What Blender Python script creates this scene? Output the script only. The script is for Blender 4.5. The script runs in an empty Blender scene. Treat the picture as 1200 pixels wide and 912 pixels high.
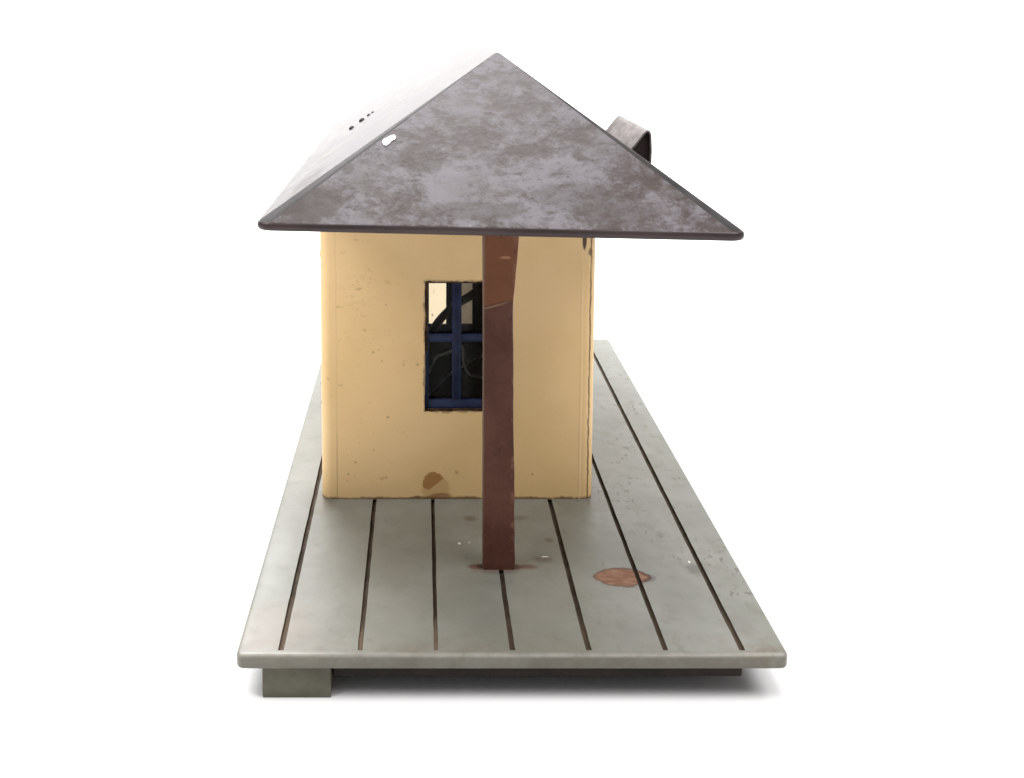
import bpy, bmesh, math, random
from mathutils import Vector, noise as mnoise

random.seed(7)
sc = bpy.context.scene
COL = sc.collection
YC, ZF = 11.85, 1.124          # platform centre (cm along its length), height of platform top above the table


def W(p):
    """toy centimetres (x across, y along, z above the platform top) -> metres"""
    return Vector((p[0] * .01, (p[1] - YC) * .01, (p[2] + ZF) * .01))


# ------------------------------------------------------------------ materials
class N:
    """small node-tree writer"""

    def __init__(s, name):
        s.m = bpy.data.materials.new(name)
        s.m.use_nodes = True
        s.t = s.m.node_tree
        s.b = s.t.nodes['Principled BSDF']
        tc = s.t.nodes.new('ShaderNodeTexCoord')
        mp = s.t.nodes.new('ShaderNodeMapping')
        mp.inputs['Scale'].default_value = (100, 100, 100)
        mp.inputs['Location'].default_value = (0, YC, -ZF)
        s.t.links.new(tc.outputs['Object'], mp.inputs['Vector'])
        s.co = mp.outputs['Vector']
        sx = s.t.nodes.new('ShaderNodeSeparateXYZ')
        s.t.links.new(s.co, sx.inputs[0])
        s.x, s.y, s.z = sx.outputs

    def put(s, sock, v):
        if isinstance(v, bpy.types.NodeSocket):
            s.t.links.new(v, sock)
        elif isinstance(v, (tuple, list)) and sock.type == 'RGBA':
            sock.default_value = (*v[:3], 1)
        else:
            sock.default_value = v

    def math(s, op, a, b=0.0, c=0.0, clamp=False):
        n = s.t.nodes.new('ShaderNodeMath')
        n.operation = op
        n.use_clamp = clamp
        for i, v in enumerate((a, b, c)):
            s.put(n.inputs[i], v)
        return n.outputs[0]

    def vmath(s, op, a, b):
        n = s.t.nodes.new('ShaderNodeVectorMath')
        n.operation = op
        s.put(n.inputs[0], a)
        s.put(n.inputs[1], b)
        return n.outputs['Value'] if op in ('LENGTH', 'DOT_PRODUCT', 'DISTANCE') else n.outputs[0]

    def noise(s, scale, detail=4, rough=.55, stretch=None, dist=0, off=(0, 0, 0)):
        v = s.co
        if stretch:
            v = s.vmath('MULTIPLY', v, stretch)
        if off != (0, 0, 0):
            v = s.vmath('ADD', v, off)
        n = s.t.nodes.new('ShaderNodeTexNoise')
        s.put(n.inputs['Vector'], v)
        n.inputs['Scale'].default_value = scale
        n.inputs['Detail'].default_value = detail
        n.inputs['Roughness'].default_value = rough
        n.inputs['Distortion'].default_value = dist
        return n.outputs[0]

    def step(s, v, lo, hi, a=0.0, b=1.0):
        n = s.t.nodes.new('ShaderNodeMapRange')
        n.interpolation_type = 'SMOOTHSTEP'
        s.put(n.inputs[0], v)
        for i, k in enumerate((lo, hi, a, b)):
            s.put(n.inputs[i + 1], k)
        return n.outputs[0]

    def mix(s, f, a, b, blend='MIX'):
        n = s.t.nodes.new('ShaderNodeMix')
        n.data_type = 'RGBA'
        n.blend_type = blend
        s.put(n.inputs[0], f)
        s.put(n.inputs[6], a)
        s.put(n.inputs[7], b)
        return n.outputs[2]

    def mul(s, a, b):
        return s.math('MULTIPLY', a, b)

    def spot(s, c, r, amp=.35, nscale=3.0, soft=.12, off=(0, 0, 0)):
        """1 inside an uneven ellipsoid round c (cm) with radii r"""
        d = s.vmath('DIVIDE', s.vmath('SUBTRACT', s.co, c), r)
        l = s.vmath('LENGTH', d, (0, 0, 0))
        n = s.noise(nscale, 5, .72, off=off)
        l = s.math('ADD', l, s.mul(s.math('SUBTRACT', n, .5), amp * 2.6))
        return s.step(l, 1 - soft, 1 + soft, 1.0, 0.0)

    def bump(s, h, strength=.3, dist=.0002):
        n = s.t.nodes.new('ShaderNodeBump')
        n.inputs['Strength'].default_value = strength
        n.inputs['Distance'].default_value = dist
        s.put(n.inputs['Height'], h)
        s.t.links.new(n.outputs[0], s.b.inputs['Normal'])

    def out(s, color, rough=.5, spec=.5):
        s.put(s.b.inputs['Base Color'], color)
        s.put(s.b.inputs['Roughness'], rough)
        s.put(s.b.inputs['Specular IOR Level'], spec)
        return s.m


def mat_platform():
    n = N('grey green painted wood')
    big = n.noise(.35, 4, .6)
    fine = n.noise(2.2, 5, .65)
    c = n.mix(n.step(big, .35, .68), (.150, .149, .124), (.190, .189, .165))
    c = n.mix(n.mul(n.step(fine, .52, .75), .35), c, (.115, .105, .085))
    # brownish rub marks along the front edge and the left corner
    edge = n.step(n.y, .0, 1.1, 1.0, 0.0)
    c = n.mix(n.mul(n.mul(edge, n.step(n.noise(1.1, 5, .7), .42, .68)), .45), c, (.150, .115, .085))
    c = n.mix(n.mul(n.spot((-5.3, 1.1, 0), (.8, 1.0, 1), .5, 1.2, .5), .4), c, (.20, .15, .12))
    c = n.mix(n.mul(n.mul(n.step(n.x, 4.4, 5.6), n.step(n.y, .6, .1)), n.mul(n.step(n.noise(3.2, 5, .7, off=(2, 2, 2)), .42, .62), .8)), c, (.115, .085, .055))
    # scattered grime specks
    sp = n.noise(5.5, 2, .5, (1, .6, 1))
    zone = n.step(n.noise(.55, 2, .5, off=(4, 9, 2)), .47, .62)
    rz = n.step(n.x, .4, 3.4)
    c = n.mix(n.mul(n.mul(n.step(sp, .58, .67), zone), n.mul(rz, .75)), c, (.065, .058, .038))
    sm = n.noise(1.6, 5, .7, (1, .5, 1), 0, (3, 3, 9))
    c = n.mix(n.mul(n.mul(n.step(sm, .54, .66), rz), .45), c, (.12, .115, .08))
    sp2 = n.noise(11, 2, .5, off=(7, 3, 1))
    c = n.mix(n.mul(n.step(sp2, .73, .77), .6), c, (.06, .05, .04))
    # bare pink wood scar with a dark outline, and a grey end
    o = n.mul(n.spot((3.0, 3.38 - .33, 0), (.80, .80, 9), .13, 2.4, .06), n.spot((3.0, 3.38 + .33, 0), (.80, .80, 9), .13, 3.4, .06))
    o2 = n.mul(n.spot((2.98, 3.38 - .33, 0), (.75, .75, 9), .13, 2.4, .09), n.spot((2.98, 3.38 + .33, 0), (.75, .75, 9), .13, 3.4, .09))
    grey = n.spot((3.58, 3.34, 0), (.26, .20, 9), .15, 4, .12)
    c = n.mix(n.mul(grey, .9), c, (.085, .072, .075))
    c = n.mix(n.mul(o, .9), c, (.085, .045, .035))
    pinkn = n.mix(n.step(n.noise(3, 4, .6, (1, 3, 1)), .35, .7), (.185, .096, .060), (.27, .155, .108))
    c = n.mix(o2, c, pinkn)
    # ring of old brown paint round the post, gap shade painted dark, small dents
    for p, r, k, col in (((-.60, 3.90, 0), (.20, .13, 9), 1.0, (.085, .035, .028)), ((-.49, 3.90, 0), (.09, .13, 9), 1.1, (.012, .006, .005)), ((.42, 3.88, 0), (.08, .11, 9), 1.1, (.015, .007, .006)), ((.66, 3.90, 0), (.26, .12, 9), .9, (.095, .045, .036)),
                         ((0, 3.75, 0), (.62, .20, 9), .55, (.10, .06, .048)),
                         ((-.62, 6.6, 0), (.20, .16, 9), .75, (.075, .06, .045)), ((.72, 6.62, 0), (.24, .14, 9), .6, (.08, .065, .05)),
                         ((1.13, 4.30, 0), (.24, .17, 9), .65, (.075, .065, .05)), ((1.42, 5.33, 0), (.12, .12, 9), .7, (.07, .055, .04)),
                         ((4.93, 3.75, 0), (.22, .26, 9), .8, (.06, .045, .035)), ((5.3, 1.2, 0), (.35, .4, 9), .35, (.08, .07, .05)),
                         ((-4.9, 7.6, 0), (.35, .8, 9), .6, (.11, .085, .055)), ((3.05, 7.6, 0), (.28, .7, 9), .5, (.13, .105, .075))):
        c = n.mix(n.mul(n.spot(p, r, .55, 4, .5), k * .9), c, col)
    for p, r in (((-.99, 5.14, 0), (.040, .05, 9)), ((-.72, 5.2, 0), (.018, .03, 9)), ((4.86, 4.15, 0), (.03, .06, 9)), ((1.2, 4.42, 0), (.10, .03, 9))):
        c = n.mix(n.spot(p, r, .25, 6, .2), c, (.62, .60, .55))
    ef = n.mul(n.step(n.y, .05, .015), n.step(n.z, -.03, -.08))
    c = n.mix(n.mul(ef, n.step(n.noise(.9, 5, .7, off=(6, 1, 1)), .3, .62, .35, .9)), c, (.105, .094, .070))
    # pale rubbed line on the front top edge
    rub = n.mul(n.step(n.math('ABSOLUTE', n.math('SUBTRACT', n.y, .05)), .03, .07, 1.0, 0.0), n.step(n.z, -.09, -.02))
    c = n.mix(n.mul(rub, n.step(n.noise(1.6, 4, .7), .35, .6, .2, .8)), c, (.25, .235, .20))
    n.bump(n.math('ADD', n.noise(1.2, 4, .6), n.mul(n.noise(9, 3, .6, (1, .5, 1)), .10)), .3, .0003)
    return n.out(c, n.math('ADD', n.math('ADD', .33, n.mul(fine, .2)), n.mul(o, .4)), n.math('SUBTRACT', .5, n.mul(o, .4)))


def mat_simple(name, a, b, scale=2.0, rough=.6, spec=.5, bump=.2, stretch=None):
    n = N(name)
    f = n.noise(scale, 5, .62, stretch)
    c = n.mix(n.step(f, .32, .68), a, b)
    n.bump(n.noise(scale * 4, 4, .6, stretch), bump, .0002)
    return n.out(c, rough, spec)


def mat_wall():
    n = N('cream painted card')
    big = n.noise(.3, 3, .5)
    c = n.mix(n.step(big, .35, .65), (.665, .452, .208), (.72, .496, .246))
    c = n.mix(n.mul(n.step(n.noise(1.3, 5, .65), .5, .75), .25), c, (.72, .44, .23))
    # fly specks and scuffs, mostly on the left half
    left = n.step(n.x, -2.2, -3.6, .18, 1.0)
    sp = n.noise(5.2, 3, .5, (1, 1, 1.1))
    c = n.mix(n.mul(n.mul(n.step(sp, .66, .74), left), .36), c, (.20, .09, .035))
    sc2 = n.noise(2.4, 3, .6, (1, 1, 2.6), 1.2, (3, 0, 5))
    c = n.mix(n.mul(n.mul(n.step(n.math('ABSOLUTE', n.math('SUBTRACT', sc2, .60)), .004, .016, 1.0, 0.0), n.step(n.noise(.7, 2), .5, .62)), n.mul(left, .35)), c, (.17, .10, .045))
    for p, r in (((-3.37, 7.8, 4.36), .055), ((-3.12, 7.8, 4.1), .04), ((-2.5, 7.8, 4.0), .045), ((-2.1, 7.8, 4.0), .05), ((-3.6, 7.8, 5.0), .05), ((-2.95, 7.8, 2.45), .06),
                 ((-3.9, 7.8, 1.1), .06), ((-.98, 7.8, .8), .08), ((1.2, 7.8, .74), .05), ((-3.0, 7.8, .65), .05), ((-4.1, 7.8, .75), .05), ((-3.0, 7.8, 5.75), .04)):
        c = n.mix(n.mul(n.spot(p, (r * .7, 9, r * .6), .5, 8, .5), .45), c, (.16, .09, .04))
    # water stain and flaked patch at the foot of the front wall
    st = n.spot((-1.58, 7.8, .28), (.40, 9, .42), .3, 2.4, .16)
    c = n.mix(n.mul(st, .4), c, (.38, .20, .075))
    fl = n.spot((-1.63, 7.8, .52), (.33, 9, .30), .34, 2.6, .06)
    cut = n.step(n.math('SUBTRACT', n.math('ADD', n.z, -.36), n.mul(n.math('ADD', n.x, 1.68), .80)), -.03, .03)
    c = n.mix(n.mul(n.mul(fl, cut), .92), c, (.32, .150, .045))
    lo = n.spot((-1.45, 7.8, .06), (.34, 9, .12), .3, 3.3, .3)
    c = n.mix(n.mul(lo, .7), c, (.20, .09, .035))
    # glue-brown bottom edge, uneven
    e = n.math('ADD', n.z, n.mul(n.math('SUBTRACT', n.noise(1.7, 4, .7), .5), -.22))
    c = n.mix(n.mul(n.step(e, .02, .10, 1.0, 0.0), .85), c, (.085, .042, .018))
    # folds at the corners: pale ridge, hairline crack
    wob = n.mul(n.math('SUBTRACT', n.noise(.8, 3, .6), .5), .06)
    xr = n.math('ADD', n.x, wob)
    fr = n.step(n.y, 8.1, 8.25, 1.0, 0.0)
    ridge = n.step(n.math('ABSOLUTE', n.math('SUBTRACT', xr, 2.56)), .01, .05, 1.0, 0.0)
    c = n.mix(n.mul(n.mul(ridge, fr), .45), c, (.74, .53, .30))
    wob2 = n.mul(n.math('SUBTRACT', n.noise(2.6, 5, .75, off=(2, 1, 8)), .5), .10)
    crack = n.step(n.math('ABSOLUTE', n.math('SUBTRACT', n.math('ADD', n.x, wob2), 2.80)), .012, .036, 1.0, 0.0)
    ck = n.mul(n.mul(crack, fr), n.step(n.noise(.5, 3, .6, off=(0, 5, 3)), .40, .52, .25, 1.0))
    c = n.mix(n.mul(ck, .85), c, (.09, .045, .015))
    nt = n.spot((2.60, 7.8, 7.62), (.06, 9, .30), .2, 5, .2)
    c = n.mix(n.mul(nt, .95), c, (.03, .015, .006))
    nt2 = n.spot((2.78, 7.8, 7.26), (.06, 9, .10), .3, 5, .3)
    c = n.mix(n.mul(nt2, .8), c, (.12, .06, .02))
    fold = n.step(n.math('ABSOLUTE', n.math('ADD', xr, 4.42)), .008, .03, 1.0, 0.0)
    c = n.mix(n.mul(n.mul(fold, fr), n.step(n.z, 2.6, 1.2, 0.12, .4)), c, (.22, .135, .06))
    # chipped paint at the window's edges
    dx = n.math('SUBTRACT', n.math('ABSOLUTE', n.math('ADD', n.x, .98)), .915)
    dz = n.math('SUBTRACT', n.math('ABSOLUTE', n.math('SUBTRACT', n.z, 4.525)), 1.90)
    dd = n.math('ADD', n.math('MAXIMUM', dx, dz), n.mul(n.math('SUBTRACT', n.noise(3.0, 4, .7), .5), .26))
    c = n.mix(n.mul(n.step(dd, -.02, .06, 1.0, 0.0), .7), c, (.09, .045, .02))
    h = n.math('ADD', n.noise(.9, 4, .6), n.mul(n.noise(9, 3, .6), .15))
    h = n.math('ADD', h, n.mul(n.mul(ridge, fr), .5))
    h = n.math('SUBTRACT', h, n.mul(ck, .8))
    n.bump(h, .45, .0004)
    return n.out(c, .5, .35)


def mat_roof_dust():
    n = N('dusty grey roof plastic')
    base = n.mix(n.noise(.9, 3), (.036, .025, .022), (.058, .042, .039))
    st = (1, 1, 1.5)
    a = n.noise(.75, 6, .68, st, .5)
    b = n.noise(2.6, 6, .75, (1, 1, 1.7), .5, (5, 2, 7))
    d = n.noise(8, 4, .7, (1, 1, 1.6), .3, (1, 8, 3))
    m = n.math('ADD', n.mul(a, .48), n.math('ADD', n.mul(b, .33), n.mul(d, .19)))
    m = n.math('ADD', m, n.mul(n.spot((-1.2, 1, 10.7), (3.2, 9, 1.5), .6, .8, .9), .035))
    c = n.mix(n.step(m, .45, .60), base, (.128, .114, .126))
    c = n.mix(n.mul(n.step(n.noise(.8, 3, .6, off=(9, 1, 1)), .5, .7), .35), c, (.082, .070, .066))
    # clean worn patch in the lower left corner, dark smudges
    for p, r, k in (((-4.35, .5, 9.93), (.62, 9, .36), .95), ((-2.0, .9, 10.75), (.55, 9, .28), .7), ((.35, .9, 10.9), (.55, 9, .12), .8), ((-3.6, .6, 10.55), (.14, 9, .10), .8),
                    ((.3, 1.9, 12.4), (.5, 9, .2), .4), ((2.2, .5, 9.7), (.9, 9, .22), .6), ((-.9, .5, 9.75), (1.2, 9, .16), .6), ((1.4, .5, 10.0), (.9, 9, .3), .45)):
        c = n.mix(n.mul(n.spot(p, r, .55, 2.2, .22), k * .85), c, (.040, .028, .023))
    sp = n.noise(7, 2, .5, (1, 1, 2))
    c = n.mix(n.mul(n.step(sp, .62, .74), .45), c, (.035, .030, .029))
    sp2 = n.noise(9, 2, .5, off=(3, 3, 3))
    c = n.mix(n.mul(n.step(sp2, .80, .83), .8), c, (.50, .47, .46))
    n.bump(n.math('ADD', n.mul(a, .8), n.mul(b, .25)), .3, .0004)
    rough = n.math('ADD', .27, n.mul(n.step(m, .4, .6), .12))
    return n.out(c, rough, .22)


def mat_post():
    n = N('red brown painted card')
    a = n.noise(.8, 5, .65)
    c = n.mix(n.step(a, .35, .7), (.074, .029, .019), (.102, .043, .030))
    up = n.step(n.math('ADD', n.z, n.mul(n.x, -.25)), 6.85, 6.95)
    c = n.mix(n.mul(up, .9), c, n.mix(n.noise(1.5, 4), (.135, .050, .022), (.165, .066, .033)))
    dark = n.noise(3.2, 4, .65, (1.2, 1, .8), .3, (2, 2, 2))
    c = n.mix(n.mul(n.step(dark, .58, .72), .5), c, (.035, .014, .010))
    ed = n.step(n.math('ABSOLUTE', n.math('SUBTRACT', n.x, .30)), .015, .09, 1.0, 0.0)
    c = n.mix(n.mul(n.mul(ed, n.step(n.noise(2.4, 4, .7, off=(1, 1, 6)), .5, .6)), .6), c, (.19, .095, .06))
    cr = n.math('ABSOLUTE', n.math('SUBTRACT', n.math('ADD', n.z, n.mul(n.x, -.25)), n.math('ADD', 6.88, n.mul(n.math('SUBTRACT', n.noise(1.6, 3), .5), .12))))
    crm = n.mul(n.step(cr, .01, .05, 1.0, 0.0), n.step(n.x, .2, -.05))
    c = n.mix(n.mul(crm, .55), c, (.24, .15, .10))
    c = n.mix(n.mul(n.spot((.06, 3.7, 8.02), (.13, 9, .035), .3, 5, .3), .8), c, (.30, .15, .08))
    le = n.step(n.math('ABSOLUTE', n.math('ADD', n.x, .47)), .01, .05, 1.0, 0.0)
    c = n.mix(n.mul(le, .5), c, (.16, .12, .10))
    n.bump(n.math('ADD', n.noise(1.4, 4, .6), n.mul(crm, .8)), .5, .0005)
    return n.out(c, .5, .12)


def mat_pane(name, film, tint):
    n = N(name)
    t = n.t
    tr = t.nodes.new('ShaderNodeBsdfTransparent')
    tr.inputs[0].default_value = (*tint, 1)
    df = t.nodes.new('ShaderNodeBsdfDiffuse')
    df.inputs[0].default_value = (.62, .56, .48, 1)
    gl = t.nodes.new('ShaderNodeBsdfGlossy')
    gl.inputs['Roughness'].default_value = .08
    fz = t.nodes.new('ShaderNodeFresnel')
    fz.inputs[0].default_value = 1.4
    m1 = t.nodes.new('ShaderNodeMixShader')
    m2 = t.nodes.new('ShaderNodeMixShader')
    dust = n.math('ADD', n.mul(n.mul(n.step(n.noise(1.5, 4, .6), .4, .75, .6, 1.0), n.step(n.x, -1.1, -.8, .14, 1.0)), film), n.mul(n.step(n.noise(6, 2, .5), .70, .73), min(.6, film)))
    tl = t.nodes.new('ShaderNodeBsdfTranslucent')
    tl.inputs[0].default_value = (.62, .57, .49, 1)
    m0 = t.nodes.new('ShaderNodeMixShader')
    m0.inputs[0].default_value = .55
    t.links.new(df.outputs[0], m0.inputs[1])
    t.links.new(tl.outputs[0], m0.inputs[2])
    n.put(m1.inputs[0], dust)
    t.links.new(tr.outputs[0], m1.inputs[1])
    t.links.new(m0.outputs[0], m1.inputs[2])
    n.put(m2.inputs[0], n.mul(fz.outputs[0], .12))
    t.links.new(m1.outputs[0], m2.inputs[1])
    t.links.new(gl.outputs[0], m2.inputs[2])
    t.links.new(m2.outputs[0], t.nodes['Material Output'].inputs['Surface'])
    return n.m


def mat_groove():
    n = N('brown grime in grooves')
    c = n.mix(n.step(n.noise(1.2, 5, .62), .32, .68), (.040, .030, .020), (.090, .066, .046))
    y = n.math('ADD', n.y, n.mul(n.math('SUBTRACT', n.noise(.9, 3), .5), 1.5))
    c = n.mix(n.mul(n.mul(n.step(y, .3, 3.2, 1.0, 0.0), n.step(n.x, -4.5, -1, 1, .55)), .7), c, (.150, .105, .072))
    return n.out(c, .8, .2)


def mat_ground():
    n = N('white table card')
    c = n.mix(n.noise(.2, 2), (.80, .795, .79), (.82, .815, .81))
    return n.out(c, .8, .2)


M = {
    'platform': mat_platform(),
    'groove': mat_groove(),
    'foot': mat_simple('grey green painted wood end', (.092, .086, .062), (.125, .117, .087), 1.5, .6, .25),
    'under': mat_simple('dark brown underside', (.012, .008, .007), (.022, .015, .012), 1.5, .6, .2),
    'wall': mat_wall(),
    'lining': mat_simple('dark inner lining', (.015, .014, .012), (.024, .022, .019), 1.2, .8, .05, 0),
    'torn': mat_simple('torn card edge and recess shade', (.022, .013, .009), (.10, .055, .028), 5, .8, .2),  # torn card, also the painted shade strips round the window
    'roof': mat_roof_dust(),
    'rim': mat_simple('dark roof plastic', (.024, .015, .015), (.044, .030, .029), .8, .4, .3, .15, (.5, .5, 3)),
    'hip': mat_simple('worn roof edge', (.018, .015, .015), (.045, .04, .041), .7, .5, .15),
    'chimney': mat_simple('dull tin sheet', (.085, .070, .064), (.19, .165, .158), 1.6, .5, .15, .3, (1, .7, 2)),
    'chimney_in': mat_simple('dark inside of chimney', (.016, .008, .008), (.026, .013, .012), 2, .6, .3),
    'post': mat_post(),
    'frame': mat_simple('dark blue window paint', (.008, .011, .034), (.018, .028, .075), 1.6, .45, .2),
    'pane': mat_pane('thin clear pane', .03, (.95, .94, .90)),
    'pane_dusty': mat_pane('thin dusty pane', .80, (.66, .61, .53)),
    'flake': mat_simple('white flake', (.90, .90, .90), (.93, .93, .93), 3, .5, .5),
    'cable': mat_simple('black cable', (.010, .008, .008), (.018, .015, .014), 3, .6, .15),
    'wire': mat_simple('grey wire', (.20, .20, .18), (.30, .30, .27), 3, .5, .4),
    'stud': mat_simple('dark stud', (.02, .018, .018), (.04, .035, .035), 6, .7, .1),
    'ground': mat_ground(),
}


# ------------------------------------------------------------------ mesh helpers
def build(name, bm, mats, parent=None, smooth=35, merge=True):
    if merge:
        bmesh.ops.remove_doubles(bm, verts=bm.verts, dist=1e-6)
    bmesh.ops.recalc_face_normals(bm, faces=bm.faces)
    me = bpy.data.meshes.new(name)
    bm.to_mesh(me)
    bm.free()
    o = bpy.data.objects.new(name, me)
    COL.objects.link(o)
    for m in (mats if isinstance(mats, (list, tuple)) else [mats]):
        me.materials.append(m)
    if smooth:
        for p in me.polygons:
            p.use_smooth = True
        me.set_sharp_from_angle(angle=math.radians(smooth))
    if parent:
        o.parent = parent
    return o


def box(bm, a, b, mi=0, bev=0.0, seg=2):
    """box between corners a and b (toy cm)"""
    vs = [bm.verts.new(W((x, y, z))) for x in (a[0], b[0]) for y in (a[1], b[1]) for z in (a[2], b[2])]
    fs = []
    for idx in ((0, 1, 3, 2), (4, 6, 7, 5), (0, 4, 5, 1), (2, 3, 7, 6), (0, 2, 6, 4), (1, 5, 7, 3)):
        f = bm.faces.new([vs[i] for i in idx])
        f.material_index = mi
        fs.append(f)
    if bev:
        es = list({e for f in fs for e in f.edges})
        r = bmesh.ops.bevel(bm, geom=es, offset=bev * .01, segments=seg, profile=.5, affect='EDGES', clamp_overlap=True)
        for f in r['faces']:
            f.material_index = mi
    return vs


def prism(bm, outline, y0, y1, mi=0):
    """outline [(x,z)] pulled from y0 to y1"""
    A = [bm.verts.new(W((x, y0, z))) for x, z in outline]
    B = [bm.verts.new(W((x, y1, z))) for x, z in outline]
    k = len(A)
    fs = [bm.faces.new(A), bm.faces.new(B[::-1])]
    for i in range(k):
        fs.append(bm.faces.new((A[i], B[i], B[(i + 1) % k], A[(i + 1) % k])))
    for f in fs:
        f.material_index = mi


def tube(bm, pts, r, seg=10, steps=10, mi=0):
    """round tube along a Catmull-Rom path"""
    P = [Vector(p) for p in pts]
    path = []
    for i in range(len(P) - 1):
        p0, p1, p2, p3 = P[max(i - 1, 0)], P[i], P[i + 1], P[min(i + 2, len(P) - 1)]
        for k in range(steps):
            t = k / steps
            path.append(.5 * ((2 * p1) + (p2 - p0) * t + (2 * p0 - 5 * p1 + 4 * p2 - p3) * t * t + (3 * p1 - p0 - 3 * p2 + p3) * t ** 3))
    path.append(P[-1])
    rings, up = [], Vector((0, 1, .2))
    for i, p in enumerate(path):
        d = (path[min(i + 1, len(path) - 1)] - path[max(i - 1, 0)]).normalized()
        a = d.cross(up).normalized()
        b = a.cross(d).normalized()
        rings.append([bm.verts.new(W(p + r * (math.cos(q) * a + math.sin(q) * b))) for q in [2 * math.pi * j / seg for j in range(seg)]])
    for i in range(len(rings) - 1):
        for j in range(seg):
            bm.faces.new((rings[i][j], rings[i][(j + 1) % seg], rings[i + 1][(j + 1) % seg], rings[i + 1][j])).material_index = mi
    bm.faces.new(rings[0])
    bm.faces.new(rings[-1][::-1])


def carve(o, cutter, smooth=35):
    md = o.modifiers.new('cut', 'BOOLEAN')
    md.operation = 'DIFFERENCE'
    md.solver = 'EXACT'
    md.object = cutter
    md.material_mode = 'TRANSFER'
    dg = bpy.context.evaluated_depsgraph_get()
    me = bpy.data.meshes.new_from_object(o.evaluated_get(dg), preserve_all_data_layers=True, depsgraph=dg)
    o.modifiers.clear()
    old = o.data
    o.data = me
    bpy.data.meshes.remove(old)
    cm = cutter.data
    bpy.data.objects.remove(cutter)
    bpy.data.meshes.remove(cm)
    for p in me.polygons:
        p.use_smooth = True
    me.set_sharp_from_angle(angle=math.radians(smooth))
    me.name = o.name


# ------------------------------------------------------------------ setting
bm = bmesh.new()
prof = [(-1.4, 0), (-.6, 0), (0, 0), (.5, 0)]
for k in range(1, 13):
    q = math.radians(90 * k / 12)
    prof.append((.5 + .4 * math.sin(q), .4 - .4 * math.cos(q)))
prof += [(.9, .8), (.9, 1.5)]
rows = [[bm.verts.new((x, y, z)) for x in (-1.5, 1.5)] for y, z in prof]
for p, q in zip(rows, rows[1:]):
    bm.faces.new((p[0], p[1], q[1], q[0]))
ground = build('ground', bm, M['ground'], smooth=60)
ground['kind'] = 'structure'

# ------------------------------------------------------------------ the toy
toy = bpy.data.objects.new('toy_station', None)
COL.objects.link(toy)
toy['label'] = 'old cream toy railway halt with grey hipped roof, brown posts and grey plank platform'
toy['category'] = 'toy building'

# platform: slab with seven saw-cut grooves
L, HW, T = 23.7, 6.06, .337
bm = bmesh.new()
box(bm, (-HW, 0, -T), (HW, L, 0))
for f in bm.faces:
    if f.calc_center_median().z < (ZF - T + .01) * .01:
        f.material_index = 2
ve = [e for e in bm.edges if abs(e.verts[0].co.z - e.verts[1].co.z) > .001]
bmesh.ops.bevel(bm, geom=ve, offset=.0017, segments=5, profile=.5, affect='EDGES')
he = [e for e in bm.edges if abs(e.verts[0].co.z - e.verts[1].co.z) < 1e-6 and len(e.link_faces) == 2 and e.calc_face_angle() > .8]
bmesh.ops.bevel(bm, geom=he, offset=.0007, segments=3, profile=.5, affect='EDGES')
platform = build('platform', bm, [M['platform'], M['groove'], M['under']], toy)
bm = bmesh.new()
for i, x in enumerate((-5.092, -3.342, -1.668, .016, 1.70, 3.393, 5.086)):
    wd = (.070, .062, .054, .063, .067, .062, .069)[i]
    ns = 60
    y0 = .19
    prev = None
    rows = []
    for k in range(ns + 1):
        y = y0 + (L - .4) * k / ns
        j = .010 * mnoise.noise(Vector((x * 3.1, y * 1.7, .3)))
        j2 = .010 * mnoise.noise(Vector((x * 5.7, y * 2.3, 4.3)))
        dep = .10
        if i == 2:
            dep = .015 + .085 * min(1, max(0, (y - .9) / .9))
        if i == 1:
            dep = .04 + .06 * min(1, max(0, (y - .8) / .9))
        rows.append([bm.verts.new(W(p)) for p in ((x - wd + j, y, .05), (x + wd + j2, y, .05), (x + wd * .8 + j2, y, -dep), (x - wd * .8 + j, y, -dep))])
    for k in range(ns):
        a, b = rows[k], rows[k + 1]
        for q in range(4):
            bm.faces.new((a[q], a[(q + 1) % 4], b[(q + 1) % 4], b[q]))
    bm.faces.new(rows[0])
    bm.faces.new(rows[-1][::-1])
cut = build('groove_cutter', bm, M['groove'], smooth=0, merge=False)
carve(platform, cut)

# feet and dark runner below
for (x0, x1, y0, y1) in ((-5.513, -3.992, .2, 2.0), (3.4, 5.2, 2.6, 4.4), (-5.513, -3.992, 21.6, 23.4), (3.992, 5.513, 21.6, 23.4)):
    bm = bmesh.new()
    box(bm, (x0, y0, -ZF), (x1, y1, -T - .001), bev=.03)
    build('foot', bm, M['foot'], platform)
bm = bmesh.new()
box(bm, (-3.98, .34, -.73), (5.16, .62, -T - .001), bev=.07, seg=3)
build('runner', bm, M['under'], platform)

# hut walls: card bent round the corners, hollow
def rrect(x0, y0, x1, y1, r, seg=6):
    out = []
    for cx, cy, a0 in ((x1 - r, y0 + r, -90), (x1 - r, y1 - r, 0), (x0 + r, y1 - r, 90), (x0 + r, y0 + r, 180)):
        for k in range(seg + 1):
            a = math.radians(a0 + 90 * k / seg)
            out.append((cx + r * math.cos(a), cy + r * math.sin(a)))
    return out

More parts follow.
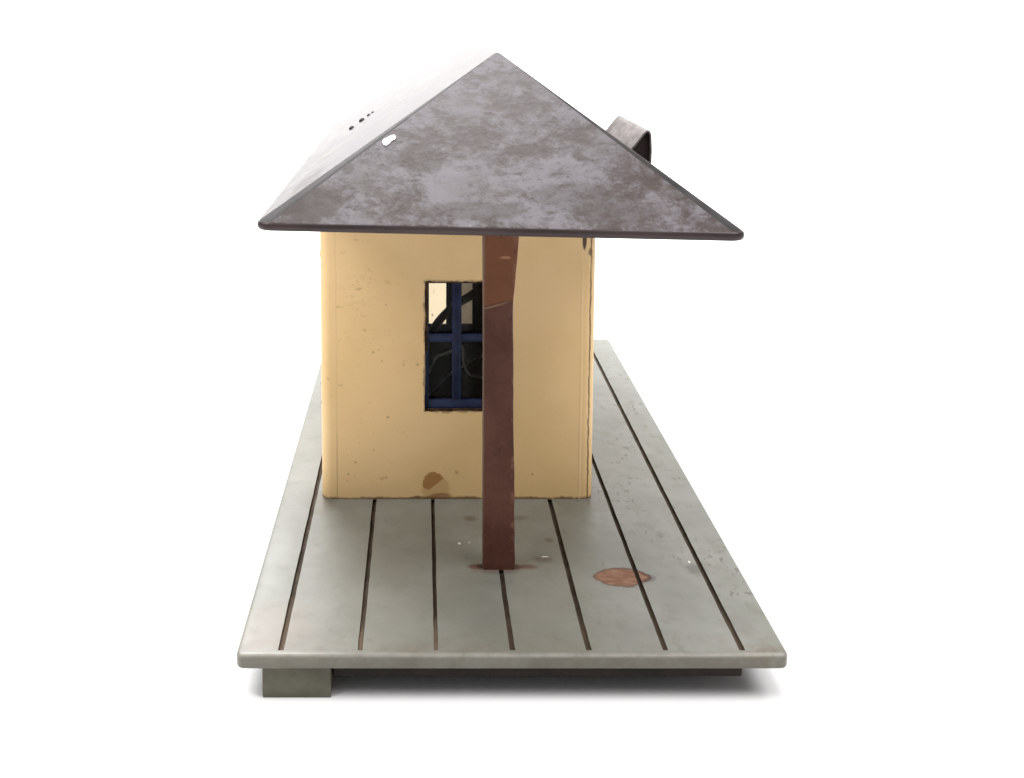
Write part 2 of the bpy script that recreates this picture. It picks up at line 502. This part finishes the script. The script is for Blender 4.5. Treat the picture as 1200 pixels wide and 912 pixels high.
X0, X1, Y0, Y1 = -4.88, 2.955, 7.835, 15.87
bm = bmesh.new()
oo, ii = rrect(X0, Y0, X1, Y1, .31), rrect(X0 + .14, Y0 + .14, X1 - .14, Y1 - .14, .25)
zs0, zs1 = -.02, 9.36
rings = []
for pts, z in ((oo, zs0), (oo, zs1), (ii, zs1), (ii, zs0)):
    rings.append([bm.verts.new(W((x, y, z))) for x, y in pts])
k = len(oo)
for q in range(4):
    a, b = rings[q], rings[(q + 1) % 4]
    for i in range(k):
        f = bm.faces.new((a[i], a[(i + 1) % k], b[(i + 1) % k], b[i]))
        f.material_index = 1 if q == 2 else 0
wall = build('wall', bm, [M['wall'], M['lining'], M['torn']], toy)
WX0, WX1, WZ0, WZ1 = -1.895, -.07, 2.626, 6.417
bm = bmesh.new()
for ya, yb, sd in ((Y0 - .3, Y0 + .5, 1.3), (Y1 - .5, Y1 + .3, 7.7)):
    ol = []
    def jit(t, s):
        return .022 * mnoise.noise(Vector((t * 6, s, sd))) + .020 * mnoise.noise(Vector((t * 15, s, sd + 3)))
    n1, n2 = 22, 44
    ol += [(WX0 + (WX1 - WX0) * i / n1, WZ0 + jit(i / n1, 1)) for i in range(n1)]
    ol += [(WX1 + jit(i / n2, 2), WZ0 + (WZ1 - WZ0) * i / n2) for i in range(n2)]
    ol += [(WX1 - (WX1 - WX0) * i / n1, WZ1 + jit(i / n1, 3)) for i in range(n1)]
    ol += [(WX0 + jit(i / n2, 4), WZ1 - (WZ1 - WZ0) * i / n2) for i in range(n2)]
    prism(bm, ol, ya, yb)
cut = build('window_cutter', bm, M['torn'], smooth=0, merge=False)
carve(wall, cut)
# a few torn slivers of card standing off the left wall
for y, z, ln, pr in ((8.3, 7.12, .22, .022), (8.4, 3.27, .08, .03), (8.35, 2.72, .06, .03)):
    bm = bmesh.new()
    box(bm, (X0 - pr, y - .08, z - ln / 2), (X0 + .02, y + .02, z + ln / 2), bev=.015)
    build('torn_sliver', bm, M['torn'], wall)

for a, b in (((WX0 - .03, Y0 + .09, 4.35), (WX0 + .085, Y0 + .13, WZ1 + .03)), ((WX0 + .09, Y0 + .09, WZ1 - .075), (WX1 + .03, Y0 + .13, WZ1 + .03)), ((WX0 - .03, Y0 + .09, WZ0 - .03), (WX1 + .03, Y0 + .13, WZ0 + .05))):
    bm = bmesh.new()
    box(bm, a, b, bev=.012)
    build('recess_shade_strip', bm, M['torn'], wall)  # dark strips added as the shade of the recessed window frame

# windows, front and rear
for yf in (Y0 + .10, Y1 - .22):
    bm = bmesh.new()
    e = .012
    xa, xb, za, zb = WX0 - .05, WX1 + .05, WZ0 - .05, WZ1 + .05
    d0, d1 = yf + .05, yf + .17
    cx, cz = -.985, 4.733
    t = .115
    box(bm, (xa, d0, za), (WX0 + t, d1, zb), bev=.015)
    box(bm, (WX1 - t, d0, za), (xb, d1, zb), bev=.015)
    box(bm, (WX0 + t - .01, d0 + .003, za), (WX1 - t + .01, d1 - .003, WZ0 + .30), bev=.015)
    box(bm, (WX0 + t - .01, d0 + .003, WZ1 - .07), (WX1 - t + .01, d1 - .003, zb), bev=.015)
    box(bm, (cx - .135, d0 + .006, WZ0 + .28), (cx + .135, d1 - .006, WZ1 - .06), bev=.03)
    box(bm, (cx + .055, d0 - .030, WZ0 + .29), (cx + .115, d0 + .03, WZ1 - .075), bev=.02)
    box(bm, (cx - .115, d0 - .030, WZ0 + .29), (cx - .055, d0 + .03, WZ1 - .075), bev=.02)
    box(bm, (WX0 + t - .01, d0 + .010, cz - .125), (WX1 - t + .01, d1 - .010, cz + .125), bev=.03)
    fr = build('window', bm, M['frame'], toy, merge=False)
    bm = bmesh.new()
    box(bm, (WX0 + .02, d1 + .004, WZ0 + .02), (WX1 - .02, d1 + .024, WZ1 - .02))
    build('pane', bm, M['pane' if yf < 10 else 'pane_dusty'], fr, smooth=0)

# wiring inside the hut
bm = bmesh.new()
tube(bm, [(-2.1, 12.4, 2.6), (-1.72, 12.2, 3.55), (-1.45, 12, 4.06), (-1.15, 12, 4.40), (-.85, 12, 4.66), (-.40, 12, 4.94), (-.05, 12, 5.28), (.7, 12.3, 6.6), (1.2, 12.6, 9.0)], .14)
build('cable', bm, M['cable'], toy)
bm = bmesh.new()
tube(bm, [(-2.4, 10, 1.0), (-1.9, 10, 2.7), (-1.65, 10, 3.33), (-1.52, 10, 3.55), (-1.3, 10, 3.63), (-1.13, 10, 3.70), (-.77, 9.9, 3.9), (-.72, 9.7, 3.44), (-.58, 9.6, 3.17), (-.37, 9.6, 3.06), (.1, 9.7, 3.03), (1.5, 10, 3.4)], .045, 8)
tube(bm, [(-2.2, 10.5, 1.6), (-1.75, 10.5, 2.19), (-1.5, 10.5, 2.46), (-1.25, 10.5, 2.71), (-1.0, 10.5, 2.92), (0, 11, 3.3)], .04, 8)
build('wire', bm, M['wire'], toy, merge=False)

# posts: tin-backed card, front and rear
def post(yf, sgn):
    bm = bmesh.new()
    prof = [(-.015, -.44, .365), (1.0, -.445, .350), (2.5, -.452, .335), (4.0, -.458, .30), (5.4, -.463, .285), (6.6, -.47, .262), (7.0, -.475, .270), (7.5, -.478, .325), (8.0, -.483, .36), (8.5, -.49, .392), (9.34, -.49, .40)]
    rows = []
    n = 60
    for q in range(n + 1):
        z = -.015 + 9.3 * q / n
        for i in range(len(prof) - 1):
            if prof[i][0] <= z <= prof[i + 1][0] + 1e-6:
                t = (z - prof[i][0]) / (prof[i + 1][0] - prof[i][0])
                xl = prof[i][1] + t * (prof[i + 1][1] - prof[i][1])
                xr = prof[i][2] + t * (prof[i + 1][2] - prof[i][2])
        xr += .012 * mnoise.noise(Vector((z * 2.3, 1, yf)))
        xl += .005 * mnoise.noise(Vector((z * 2.1, 5, yf)))
        yo = .03 * mnoise.noise(Vector((z * .5, 9, yf)))
        c = .045
        d = .42
        ring = [(xl + c, 0), (xr - c, 0), (xr - c * .3, c * .3), (xr, c), (xr, d - c), (xr - c, d), (xl + c, d), (xl, d - c), (xl, c), (xl + c * .3, c * .3)]
        rows.append([bm.verts.new(W((x, yf + yo + sgn * y, z))) for x, y in ring])
    m = len(rows[0])
    for q in range(n):
        for i in range(m):
            bm.faces.new((rows[q][i], rows[q][(i + 1) % m], rows[q + 1][(i + 1) % m], rows[q + 1][i]))
    bm.faces.new(rows[0])
    bm.faces.new(rows[-1][::-1])
    return build('post', bm, M['post'], toy)

post(3.737, 1)
post(L - 3.737, -1)

# roof: hipped slab, sagging a little to the right
xl, xr = -5.50, 4.915
zl, zr = 9.563, 9.344           # top of rim
bl, br = 9.375, 9.140           # bottom of rim
ya, yb = .2, 23.5
apx, apz, apy = -.131, 13.03, 4.3
bm = bmesh.new()


def zt(x, lo, hi):
    return lo + (hi - lo) * (x - xl) / (xr - xl)


def ring(inset, dz, top):
    pts = rrect(xl + inset, ya + inset, xr - inset, yb - inset, .30 - inset * .6, 8)
    return [bm.verts.new(W((x, y, (zt(x, zl, zr) if top else zt(x, bl, br)) + dz))) for x, y in pts]


R = [ring(.085, 0, False), ring(.035, .016, False), ring(.008, .05, False), ring(0, .085, False), ring(.004, -.045, True), ring(.022, -.012, True), ring(.055, .010, True)]
k = len(R[0])
for p, q in zip(R, R[1:]):
    for i in range(k):
        bm.faces.new((p[i], p[(i + 1) % k], q[(i + 1) % k], q[i]))
bm.faces.new(R[0][::-1])
T7 = R[-1]
af, ab = bm.verts.new(W((apx, apy, apz))), bm.verts.new(W((apx, L - apy, apz)))
# corner order: front right, rear right, rear left, front left, nine points each
mid = [4, 13, 22, 31]


def fan(i0, i1, apex):
    i = i0
    while i != i1:
        j = (i + 1) % k
        bm.faces.new((T7[i], T7[j], apex))
        i = j


fan(31, 4, af)
fan(13, 22, ab)
fan(4, 8, af)
bm.faces.new((T7[8], T7[9], ab, af))
fan(9, 13, ab)
fan(22, 26, ab)
bm.faces.new((T7[26], T7[27], af, ab))
fan(27, 31, af)
bmesh.ops.recalc_face_normals(bm, faces=bm.faces)
hips = [e for e in bm.edges if (af in e.verts or ab in e.verts) and e.calc_face_angle(0) > .3]
bmesh.ops.bevel(bm, geom=hips, offset=.0008, segments=4, profile=.5, affect='EDGES', clamp_overlap=True)
bmesh.ops.recalc_face_normals(bm, faces=bm.faces)
for f in bm.faces:
    c = f.calc_center_median()
    x, y, z = c.x * 100, c.y * 100 + YC, c.z * 100 - ZF
    rim = zl + (zr - zl) * (x - xl) / (xr - xl)
    if z < rim - .01:
        f.material_index = 1
    elif z > rim + .03 and min(v.co.z for v in f.verts) < (apz + ZF - .3) * .01 and min(e.calc_length() for e in f.edges) < .0012 and len(f.verts) == 4 and f.calc_area() < .0002:
        f.material_index = 2
roof = build('roof', bm, [M['roof'], M['rim'], M['hip']], toy, smooth=30)

# chimney: bent tin strip on the right slope, dark inside
out = [(3.22, 10.34), (3.35, 10.585), (3.62, 10.93), (3.69, 11.0), (3.75, 11.02), (3.80, 10.98), (3.83, 10.88), (3.85, 10.5), (3.84, 9.85)]
inn = [(3.80, 9.87), (3.81, 10.5), (3.79, 10.86), (3.765, 10.94), (3.74, 10.97), (3.71, 10.96), (3.65, 10.90), (3.39, 10.56), (3.26, 10.32)]
bm = bmesh.new()
prism(bm, out + inn, 5.0, 9.1, 0)
bmesh.ops.triangulate(bm, faces=[f for f in bm.faces if len(f.verts) > 4])
prism(bm, [(3.2, 10.25)] + inn[::-1][1:-1] + [(3.805, 9.85)], 5.10, 8.95, 1)
build('chimney', bm, [M['chimney'], M['chimney_in']], roof, merge=False)

# white flake stuck to the front hip
FK = [(-2.993, 2.081, 11.136), (-2.938, 2.161, 11.205), (-2.842, 2.204, 11.24), (-2.747, 2.266, 11.292), (-2.65, 2.288, 11.309), (-2.6, 2.219, 11.248),
      (-2.628, 2.158, 11.196), (-2.723, 2.116, 11.162), (-2.77, 2.046, 11.102), (-2.874, 1.974, 11.042), (-2.942, 1.992, 11.059)]
pts = [(-2.71 + (x + 2.78) * .80, 2.05 + (y - 2.14) * .80, 11.09 + (z - 11.17) * .80) for x, y, z in FK]
nf = Vector((.016, -.654, .756)).normalized() * .025
bm = bmesh.new()
A = [bm.verts.new(W(Vector(p) - nf)) for p in pts]
B = [bm.verts.new(W(Vector(p) + nf)) for p in pts]
bm.faces.new(A[::-1])
bm.faces.new(B)
for i in range(len(A)):
    bm.faces.new((A[i], A[(i + 1) % len(A)], B[(i + 1) % len(A)], B[i]))
build('paint_flake', bm, M['flake'], roof, smooth=0)

# three small studs on the left slope
for x, y, z, r in ((-4.148, 11.13, 10.432, .060), (-3.862, 11.69, 10.615, .066), (-3.67, 12.15, 10.737, .042), (-3.55, 12.3, 10.812, .034)):
    bm = bmesh.new()
    nv = Vector((-.539, 0, .8425)).normalized()
    bmesh.ops.create_uvsphere(bm, u_segments=12, v_segments=8, radius=r * .015)
    q = Vector((0, 0, 1)).rotation_difference(nv)
    for v in bm.verts:
        v.co.z *= .7
        v.co.y *= 2.2
        v.co = q @ v.co
        v.co += W((x, y, z))
    build('stud', bm, M['stud'], roof)

# ------------------------------------------------------------------ light
w = bpy.data.worlds.new('World')
sc.world = w
w.use_nodes = True
bg = w.node_tree.nodes['Background']
bg.inputs[0].default_value = (1.0, 1.0, 1.0, 1)
bg.inputs[1].default_value = .28


def softbox(name, loc, target, size, power, col=(1, 1, 1)):
    l = bpy.data.lights.new(name, 'AREA')
    l.shape = 'SQUARE'
    l.size = size
    l.energy = power
    l.color = col
    o = bpy.data.objects.new(name, l)
    COL.objects.link(o)
    o.location = loc
    o.rotation_euler = (Vector(target) - Vector(loc)).to_track_quat('-Z', 'Y').to_euler()
    return o


softbox('softbox', (-.16, .58, .84), (0, 0, .03), .5, 14)
softbox('left_fill', (-.52, -.34, .80), (0, 0, .03), .45, 7)  # added fill for hut front and deck, no known source
softbox('right_fill', (.46, -.36, .80), (0, 0, .03), .45, 6.8)  # second added fill, brightens the front from the right
softbox('backdrop_fill', (0, .25, 1.1), (0, .9, .30), .5, 11.5)  # added light that whitens the sweep behind the toy

# ------------------------------------------------------------------ camera
cam = bpy.data.cameras.new('camera')
co = bpy.data.objects.new('camera', cam)
COL.objects.link(co)
co.location = W((-1.978, -22.886, 13.971))
co.rotation_euler = (math.radians(90 - 6.2), 0, 0)
cam.sensor_width = 36
cam.lens = 39
cam.shift_x = (600 - 494.5) / 1200
cam.shift_y = -(456 - 156.2) / 1200
cam.clip_start = .005
cam.clip_end = 100
sc.camera = co

sc.view_settings.view_transform = 'Standard'
sc.view_settings.look = 'None'
sc.view_settings.exposure = 0
sc.view_settings.gamma = 1
sc.cycles.max_bounces = 8
sc.cycles.transparent_max_bounces = 16
sc.cycles.use_denoising = True
